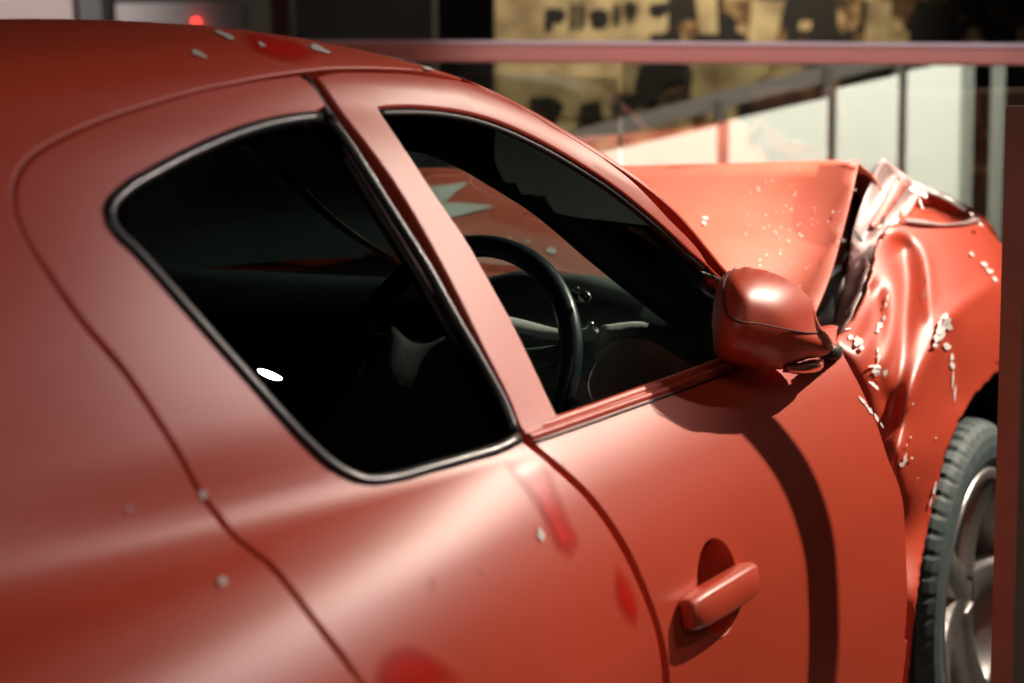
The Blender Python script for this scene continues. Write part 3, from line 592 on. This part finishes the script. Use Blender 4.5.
# door chips and marks
dch=[jag(862,401,1.6,6,-38,9),jag(866,406,1.5,5,-35,9),jag(870,411,2,4,-30,9),jag(876,418,2,5,-35,11),jag(881,425,1.2,4,-30,9),jag(872,384,5,2,40,11),jag(876,388,3,2,40,9)]
link('paint_chips',decal_on_body(dch,.0012),CHIP,fd,'stuff')
rch=[jag(203,495,4.5,6,0,9),jag(222,582,4.5,5,0,9),jag(152,660,7,6,0,9),jag(129,510,3,3,0,8)]
link('paint_chips',decal_on_body(rch[:1]+rch[3:],.0012),mat('dull_chip',(.62,.50,.46),.7),qp,'stuff')
link('paint_chips',decal_on_body([rch[1]]+[jag(540,535,4,8,-25,10)],.0012),mat('dull_chip2',(.70,.64,.60),.7),rd,'stuff')
rfch=[jag(200,55,11,2.6,25,10),jag(224,35,13,2.6,24,10),jag(262,45,5,1.8,30,9),jag(320,50,13,3.2,27,10),jag(413,59,11,2.6,28,10),jag(428,69,6,1.8,15,9)]
link('paint_chips',decal_on_body(rfch,.0012),mat('roof_chip',(.66,.62,.57),.7),qp,'stuff')
soft_patch([[(240,33),(262,35),(300,43),(324,57),(305,66),(285,64),(262,56),(243,45)]],WORN,qp)
wm=[[(500,455),(530,450),(548,462),(560,490),(572,520),(582,545),(572,562),(558,556),(545,530),(525,495),(505,470)],[(615,560),(628,575),(640,610),(636,632),(624,622),(612,590)],jag(432,585,9,13,10,11),jag(482,572,17,6,10,12),[(375,660),(400,640),(440,655),(470,683),(400,700),(372,690)]]
soft_patch(wm,WORN,rd)
# ---------------------------------------------------------------- folded door mirror
mo=[(711,335),(712,305),(716,285),(727,270),(744,266),(772,271),(798,284),(813,302),(822,325),(833,337),(835,346),(830,355),(815,359),(800,363),(785,370),(765,371),(740,366),(716,357)]
def inflate(outline,base,bulge,back,mt,name,parent,step=4,pw=.5,ref=26,**k):
    R=ccw(resample(catmull(outline,5,True,60),step*.8,True)); V,T,idx=cdt([R],step); d=distpoly(R,V); d[idx[0]]=0
    t=np.clip(d/ref,0,1); h=np.sqrt(np.maximum(0,1-(1-t)**2)); B=base(V)
    F=np.array([at(a,b,y+bulge*q) for (a,b),y,q in zip(V,B,h)]); Bk=np.array([at(a,b,y-back*q) for (a,b),y,q in zip(V,B,h)])
    n=len(V); edge=set(idx[0]); vs=list(F); mp={}
    for i in range(n):
        if i in edge: mp[i]=i
        else: mp[i]=len(vs); vs.append(Bk[i])
    fs=[tuple(t_) for t_ in T]+[tuple(mp[i] for i in t_[::-1]) for t_ in T]
    return link(name,fixn(mesh(vs,fs)),mt,parent,smooth=True,**k)
mb=tps([(711,330,.792),(716,285,.782),(760,270,.81),(835,346,.865),(770,370,.828),(720,357,.797),(770,320,.825)])
mir=inflate(mo,mb,.046,.030,PAINT,'door_mirror',car,4,ref=42,label='red door mirror folded against the window')
sm=mir.modifiers.new('s','SMOOTH'); sm.iterations=3; sm.factor=.5
def on_mirror(pts,rad,mt,name,off=.0):
    P=[]
    Rr=np.array(resample(catmull(mo,5,True,60),3,True))
    q=np.array(resample(catmull(pts,6,False),3,False)); d=distpoly(Rr,q); t=np.clip(d/42,0,1); h=np.sqrt(np.maximum(0,1-(1-t)**2)); B=mb(q)
    P=[at(a,b,y+.046*hh+off) for (a,b),y,hh in zip(q,B,h)]
    return link(name,tube(P,rad,6,False,1,up=(0,-1,.2)),mt,mir,smooth=True)
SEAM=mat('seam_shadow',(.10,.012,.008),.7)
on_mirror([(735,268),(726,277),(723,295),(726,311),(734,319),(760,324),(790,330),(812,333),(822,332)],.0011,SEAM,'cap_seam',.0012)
inflate([(785,366),(800,362),(815,358),(824,360),(823,368),(812,373),(795,374),(782,372)],lambda V:np.full(len(V),.845),.018,.02,mat('lamp_amber',(.45,.13,.07),.15,0,1),'indicator_lamp',mir,3,ref=8)
link('mirror_foot',tube([at(838,352,.74),at(836,352,.80),at(826,352,.84)],[.012,.011,.010],12,False,.8),RUBBER,mir,smooth=True)
# sail triangle behind the mirror
# ---------------------------------------------------------------- wheels
def wheel(cx,cy,cz,side,detail=True,lab=None):
    wh=D.objects.new('wheel',None); COL.objects.link(wh); wh.parent=car
    if lab: wh['label']=lab
    Rt=.335; W=.225; N=216
    prof=[]     # (axial from outer face, radius)
    pr=[(.012,.232),(.004,.245),(-.004,.262),(-.006,.285),(-.002,.305),(.008,.320),(.018,.3285),(.028,.332),(.034,.333),(.060,.3345),(.064,.3345),(.066,.327),(.072,.327),(.074,.335),(.108,.3355),(.110,.327),(.117,.327),(.119,.3355),(.150,.335),(.152,.327),(.158,.327),(.160,.3345),(.190,.333),(.198,.331),(.212,.322),(.222,.305),(.228,.28),(.222,.25),(.213,.232)]
    vs=[];fs=[]
    for i in range(N):
        a=2*math.pi*i/N
        for (ax,r) in pr:
            g=0
            if detail and r>.3275 and (.026<ax<.064 or .16<ax<.2) and i%4==0: g=.0055
            if detail and r>.3275 and (.074<=ax<=.15) and (i+int(ax*40))%6==0: g=.006
            if detail and .006<ax<.026 and r<.33 and i%4==0: g=.003
            rr_=r-g; vs.append((cx+rr_*math.cos(a),cy-side*ax if side<0 else cy-ax,cz+rr_*math.sin(a)))
    m_=len(pr)
    vs=[(v[0],(cy+(ax_*1.0 if side<0 else -ax_)),v[2]) for v,ax_ in zip(vs,[p[0] for _ in range(N) for p in pr])]
    for i in range(N):
        for k in range(m_-1): fs.append((i*m_+k,i*m_+k+1,((i+1)%N)*m_+k+1,((i+1)%N)*m_+k))
    ty=link('tyre',fixn(mesh(vs,fs)),TYRE,wh,smooth=False,label='dusty black road tyre')
    ay=lambda ax: cy+(ax if side<0 else -ax)
    def lath(pp,name,mt,n=64,par=wh):
        v=[];f=[]
        for i in range(n):
            a=2*math.pi*i/n
            for ax,r in pp: v.append((cx+r*math.cos(a),ay(ax),cz+r*math.sin(a)))
        q=len(pp)
        for i in range(n):
            for k in range(q-1): f.append((i*q+k,i*q+k+1,((i+1)%n)*q+k+1,((i+1)%n)*q+k))
        o_=link(name,fixn(mesh(v,f)),mt,par,smooth=True); return o_
    rim=lath([(.004,.222),(.000,.238),(.004,.243),(.010,.243),(.012,.232),(.020,.226),(.035,.220),(.07,.205),(.20,.205),(.21,.238)],'rim',SILVER)
    lath([(.10,.0),(.10,.15)],'brake_disc',DARKM); lath([(.03,.0),(.03,.032),(.045,.05),(.10,.055)],'hub',SILVER,32)
    for k in range(5):
        a=math.radians(90+72*k-20); er=np.array([math.cos(a),0,math.sin(a)]); et=np.array([-math.sin(a),0,math.cos(a)]); sec=[]
        for t in np.linspace(0,1,9):
            r=.03+.195*t; wd=(.030+.012*(1-t)**2+.010*t**3); dp=.030-.022*t+.012*math.sin(math.pi*t)
            ce=np.array([cx,0,cz])+er*r
            sec.append([tuple(ce+et*(wd*u)+np.array([0,ay(dp+dd)-0,0])) for u,dd in ((-1,.012),(-.8,0),(-.25,-.004),(.25,-.004),(.8,0),(1,.012),(.9,.05),(-.9,.05))])
        link('spoke',loft(sec),SILVER,rim,smooth=False); bevelmod(rim.children[-1],.003,2)
    return wh
wheel(0.0,-.785,.335,-1,lab='front wheel under the torn wing')
wheel(0.0,.785,.335,1,False); wheel(-2.7,-.80,.335,-1,False); wheel(-2.7,.80,.335,1,False)
# wheel housing
lv=[];lf=[]
for i,a in enumerate(np.linspace(-20,200,24)):
    a=math.radians(a)
    for yy in (-.79,-.50): lv.append((.42*math.cos(a),yy,.36+.42*math.sin(a)))
lf=[(2*i,2*i+1,2*i+3,2*i+2) for i in range(23)]; lf.append(tuple(2*i+1 for i in range(24)))
link('wheel_liner',mesh(lv,lf),RUBBER,car)
# nose remains
nb=loft([[(-.02+.36*math.cos(a)*(1+.05*math.sin(y*9)),y,.5+.24*math.sin(a)) for a in np.linspace(0,2*math.pi,18,endpoint=False)] for y in np.linspace(-.52,.75,14)])
link('crushed_nose',nb,PAINT,car,smooth=True)
fw=[(.36,.50,.5),(.25,.74,.72),(.0,.80,.86),(-.3,.80,.90),(-.56,.80,.90),(-.56,.84,.25),(-.40,.84,.30),(-.36,.84,.50),(-.2,.85,.68),(0,.86,.74),(.2,.84,.68),(.33,.82,.5),(.35,.8,.3),(.38,.6,.25)]
o=link('far_wing',fixn(mesh(fw,[(0,1,10,11,12,13),(1,2,9,10),(2,3,8,9),(3,4,5,6,7,8)])),PAINT,car,smooth=True); so=o.modifiers.new('t','SOLIDIFY'); so.thickness=.004
# re-base every direct part on the car's origin
for c in list(car.children): c.matrix_parent_inverse=INV
# ---------------------------------------------------------------- display panel on the right
TH=.040; dl=np.array([.906,-.423]); dn=np.array([.423,.906]); c0=np.array([-1.12,-.865])+dn*TH/2
_d=ray(1000,300)[:2]; _k=np.linalg.solve(np.stack([dl,-_d],1),CAM[:2]-c0); pe_=c0+dl*_k[0]-dn*TH
q=[pe_,pe_+dl*1.3,pe_+dl*1.3+dn*TH,pe_+dn*TH]
PZ=1.252
dp_=link('information_board',fixn(mesh([(x,y,0) for x,y in q]+[(x,y,PZ) for x,y in q],[(0,1,2,3),(4,5,6,7),(0,1,5,4),(1,2,6,5),(2,3,7,6),(3,0,4,7)])),PANELM); bevelmod(dp_,.002,2)
tag(dp_,'brown upright board standing beside the car front wheel','board')
# ---------------------------------------------------------------- glass barrier behind the car
GD=4.6; KY=-.07
gb=thing('glass_barrier','clear glass barrier with a pinkish metal top rail behind the car','barrier',tuple(world(GD,0,0)))
def slanted(dist,s0,s1,z0a,z1a,z0b,z1b,th,name,mt,par,lean=0,ky=0):
    vs=[]
    for dd in (0,th):
        for s,z in ((s0,z0a),(s1,z0b),(s1,z1b),(s0,z1a)): vs.append(world(dist+dd+lean*z+ky*s,s,z))
    return link(name,fixn(mesh(vs,[(0,1,2,3),(4,5,6,7),(0,1,5,4),(1,2,6,5),(2,3,7,6),(3,0,4,7)])),mt,par)
def zat(px,py,dist):      # height above the floor seen at a pixel at a horizontal distance along the view axis
    d=ray(px,py); k=dist/(d@A_); p=CAM+d*k; return p[2],(p-CAM)@RT
zl,sl=zat(380,40,GD); zr,sr=zat(1024,45.5,GD); slope=(zr-zl)/(sr-sl); th=20.3/FPX*GD*1.02
s0,s1=-1.6,2.6; za,zb=zl+(s0-sl)*slope,zl+(s1-sl)*slope
rl=slanted(GD-.02,s0,s1,za-th,za,zb-th,zb,.06,'top_rail',RAILM,gb,0,KY); bevelmod(rl,.004,2)
for i,(a,b) in enumerate(((s0,.3),(.31,s1))):
    slanted(GD+.03,a,b,.05,za-th+.01,.05,zb-th+.01,.012,'glass_pane',BARRIERG,gb,-.020,KY)
slanted(GD-.022,s0,s1,za-.010,za+.001,zb-.010,zb+.001,.064,'rail_highlight',mat('lilac_rail_highlight',(.75,.68,.74),.4),gb,0,KY)  # pale strip that paints the lit top edge of the rail
slanted(GD-.03,s0,s1,0,.08,0,.08,.08,'base_channel',DARKM,gb,0,KY)
for c in gb.children: c.matrix_parent_inverse=Matrix.Translation(-Vector(gb.location))
# ---------------------------------------------------------------- white boards behind the barrier
WD=6.2
wbs=[((560,163),(717,126)),((729,121),(828,98)),((837,89),(899,75)),((908,71),(961,61))]
labs=['low white board furthest left beyond the glass barrier','second white board from the left beyond the glass barrier','third white board from the left beyond the glass barrier','tallest white board nearest the brown upright board']
for (p,q_),lb in zip(wbs,labs):
    z1,a=zat(*p,WD); z2,b=zat(*q_,WD); tag(slanted(WD,a,b,0,z1,0,z2,.03,'white_board',WHITEM,None),lb,'board','white boards beyond the barrier')
POST=mat('post_brown',(.07,.05,.045),.6)
for px,top,lb in ((722,100,'leftmost brown post between white boards'),(832,66,'middle brown post between white boards'),(903,60,'right brown post between white boards')):
    z1,a=zat(px-5,top,WD); z2,b=zat(px+5,top,WD); tag(slanted(WD+.05,a,b,0,z1,0,z1,.05,'post',POST,None),lb,'post','posts between the white boards')
GREYM=mat('greenish_steel',(.42,.45,.40),.4,.5)
for px,wd_,lb in ((970,5,'pale steel upright just right of the tallest white board'),(1001,5,'pale steel upright above the brown upright board')):
    z1,a=zat(px-wd_,55,WD-.2); z2,b=zat(px+wd_,55,WD-.2); tag(slanted(WD-.2,a,b,0,z1,0,z1,.05,'steel_upright',GREYM,None),lb,'post','steel uprights')
# long sloping dark handrail above the boards
z1,a=zat(560,150,WD+.3); z2,b=zat(905,62,WD+.3); z3,_=zat(560,134,WD+.3); z4,_=zat(905,44,WD+.3)
tag(slanted(WD+.3,a,b,z1,z3,z2,z4,.05,'sloping_rail',mat('taupe_rail',(.12,.095,.085),.6),None),'dark sloping rail rising above the white boards','rail')
# ---------------------------------------------------------------- mural on the back wall
MD=9.2
mm=D.materials.new('mural_print'); mm.use_nodes=True; nt=mm.node_tree; b=nt.nodes['Principled BSDF']; b.inputs['Roughness'].default_value=.8
tc=nt.nodes.new('ShaderNodeTexCoord'); mp=nt.nodes.new('ShaderNodeMapping'); mp.inputs['Rotation'].default_value=(0,0,-math.atan2(RT[1],RT[0])); nt.links.new(tc.outputs['Object'],mp.inputs[0])
vo=nt.nodes.new('ShaderNodeTexVoronoi'); vo.distance='CHEBYCHEV'; vo.inputs['Scale'].default_value=7.5; vo.inputs['Randomness'].default_value=.9
nz=nt.nodes.new('ShaderNodeTexNoise'); nz.inputs['Scale'].default_value=3.2; nz.inputs['Detail'].default_value=5; nz.inputs['Roughness'].default_value=.7
nt.links.new(mp.outputs[0],vo.inputs['Vector']); nt.links.new(mp.outputs[0],nz.inputs['Vector'])
sp=nt.nodes.new('ShaderNodeSeparateXYZ'); nt.links.new(mp.outputs[0],sp.inputs[0])
mr=nt.nodes.new('ShaderNodeMapRange'); mr.inputs[1].default_value=-1.4; mr.inputs[2].default_value=-.3; mr.inputs[3].default_value=.02; mr.inputs[4].default_value=-.15
nt.links.new(sp.outputs[0],mr.inputs[0])
mu=nt.nodes.new('ShaderNodeMath'); mu.operation='MULTIPLY_ADD'; mu.inputs[1].default_value=.28; se=nt.nodes.new('ShaderNodeSeparateColor'); nt.links.new(vo.outputs['Color'],se.inputs[0]); nt.links.new(se.outputs[0],mu.inputs[0]); nt.links.new(nz.outputs[0],mu.inputs[2])
ad=nt.nodes.new('ShaderNodeMath'); ad.operation='ADD'; nt.links.new(mu.outputs[0],ad.inputs[0]); nt.links.new(mr.outputs[0],ad.inputs[1])
cr=nt.nodes.new('ShaderNodeValToRGB'); e=cr.color_ramp.elements; e[0].position=.50; e[0].color=(.012,.010,.008,1); e[1].position=.66; e[1].color=(.60,.46,.24,1)
x_=e.new(.58); x_.color=(.20,.10,.04,1); x_=e.new(.80); x_.color=(.70,.60,.36,1)
nt.links.new(ad.outputs[0],cr.inputs[0]); nt.links.new(cr.outputs[0],b.inputs['Base Color'])
_,a=zat(495,20,MD); _,b2=zat(1150,20,MD)
mural=slanted(MD,a,b2,.9,3.6,.9,3.6,.02,'mural',mm,None)
mural.data.transform(Matrix.Translation(-Vector(world(MD,(a+b2)/2,0)))); mural.location=world(MD,(a+b2)/2,0)
tag(mural,'sepia and black city picture mural on the back wall','mural')
def flat_poly(pts,dist,name,mt,par):
    vs=[]
    for x,y in pts: z,s=zat(x,y,dist); vs.append(world(dist,s,z))
    return link(name,fixn(mesh(vs,[tuple(range(len(vs)))])),mt,par)
INK=mat('black_ink',(.012,.010,.009),.8); BEI=mat('sepia_paper',(.60,.48,.27),.8,noise=(5.5,.85,(.16,.10,.05)))
def mp_(pts,mt,nm,d):
    o=flat_poly(pts,MD-d,nm,mt,mural); o.matrix_parent_inverse=Matrix.Translation(-Vector(mural.location)); return o
mp_([(495,-20),(668,-20),(668,30),(655,40),(640,60),(634,90),(640,118),(495,118)],BEI,'printed_block',.012)
mp_([(694,70),(712,60),(740,62),(752,90),(742,104),(700,106),(690,95)],BEI,'printed_block',.012)
mp_([(752,0),(785,0),(775,45),(748,45)],BEI,'printed_block',.012); mp_([(868,0),(892,0),(889,45),(864,45)],BEI,'printed_block',.012); mp_([(694,-10),(716,-10),(718,34),(700,34)],BEI,'printed_block',.012)
for p in ([(546,8),(553,8),(553,30),(546,30)],[(553,8),(564,9),(567,17),(561,22),(553,21)],[(571,4),(575,4),(576,28),(571,30)],[(579,4),(584,4),(585,26),(580,30)],[(590,12),(600,8),(610,14),(608,26),(594,27)],[(614,4),(620,4),(620,24),(614,24)],[(624,2),(636,2),(638,10),(632,24),(626,10)],[(650,4),(668,2),(668,12),(658,16),(650,12)],
 [(530,98),(552,96),(565,104),(560,118),(532,112)],[(580,104),(600,100),(604,122),(580,122)],[(640,64),(690,62),(684,80),(664,84),(660,100),(644,106),(634,90)],[(650,34),(682,33),(680,42),(652,42)],[(612,98),(620,92),(640,96),(636,118),(614,118)]):
    mp_(p,INK,'printed_block',.024)
# left background: dark doors and a pale block
BGD=6.5
def bg(name,px0,px1,py0,py1,dist,mt,label,cat,th_=.1):
    z1,a=zat(px0,py0,dist); z0,b=zat(px1,py1,dist); return tag(slanted(dist,a,b,0,z1,0,z1,th_,name,mt,None),label,cat)
PALE=mat('pale_wall_panel',(.36,.30,.29),.7); BOXM=mat('pale_gloss_cabinet',(.45,.43,.43),.25,.1)
bg('display_board',-90,74,-60,40,BGD,PALE,'pale pinkish grey wall board at far left above the roof','board')
bg('cabinet',115,245,3,60,BGD-.1,BOXM,'pale glossy cabinet seen just above the car roof','cabinet')
bg('dark_column',76,104,-60,60,BGD-.3,mat('grey_column',(.10,.10,.105),.6),'narrow dark grey column left of the pale cabinet','column')
bg('red_column',268,290,-60,60,BGD,mat('dark_red_column',(.10,.025,.025),.6),'narrow dark red column behind the car roof','column')
bg('black_partition',436,494,-60,60,BGD+1,mat('black_cloth',(.008,.008,.008),.9),'black partition at the left edge of the mural','partition')
bg('grey_partition',292,434,-60,60,BGD+1.2,mat('charcoal_board',(.055,.055,.053),.7),'charcoal grey partition between red column and black partition','partition')

_z,_s=zat(195,21,BGD-.15); ind=blob(world(BGD-.13,_s,_z),[np.array([.016,0,0]),np.array([0,.016,0]),np.array([0,0,.012])],'indicator_light',mat('red_indicator',(.8,.02,.01),.4),None,2)
_b=ind.data.materials[0].node_tree.nodes['Principled BSDF']; _b.inputs['Emission Color'].default_value=(1,.03,.02,1); _b.inputs['Emission Strength'].default_value=5
ind.parent=D.objects['cabinet']
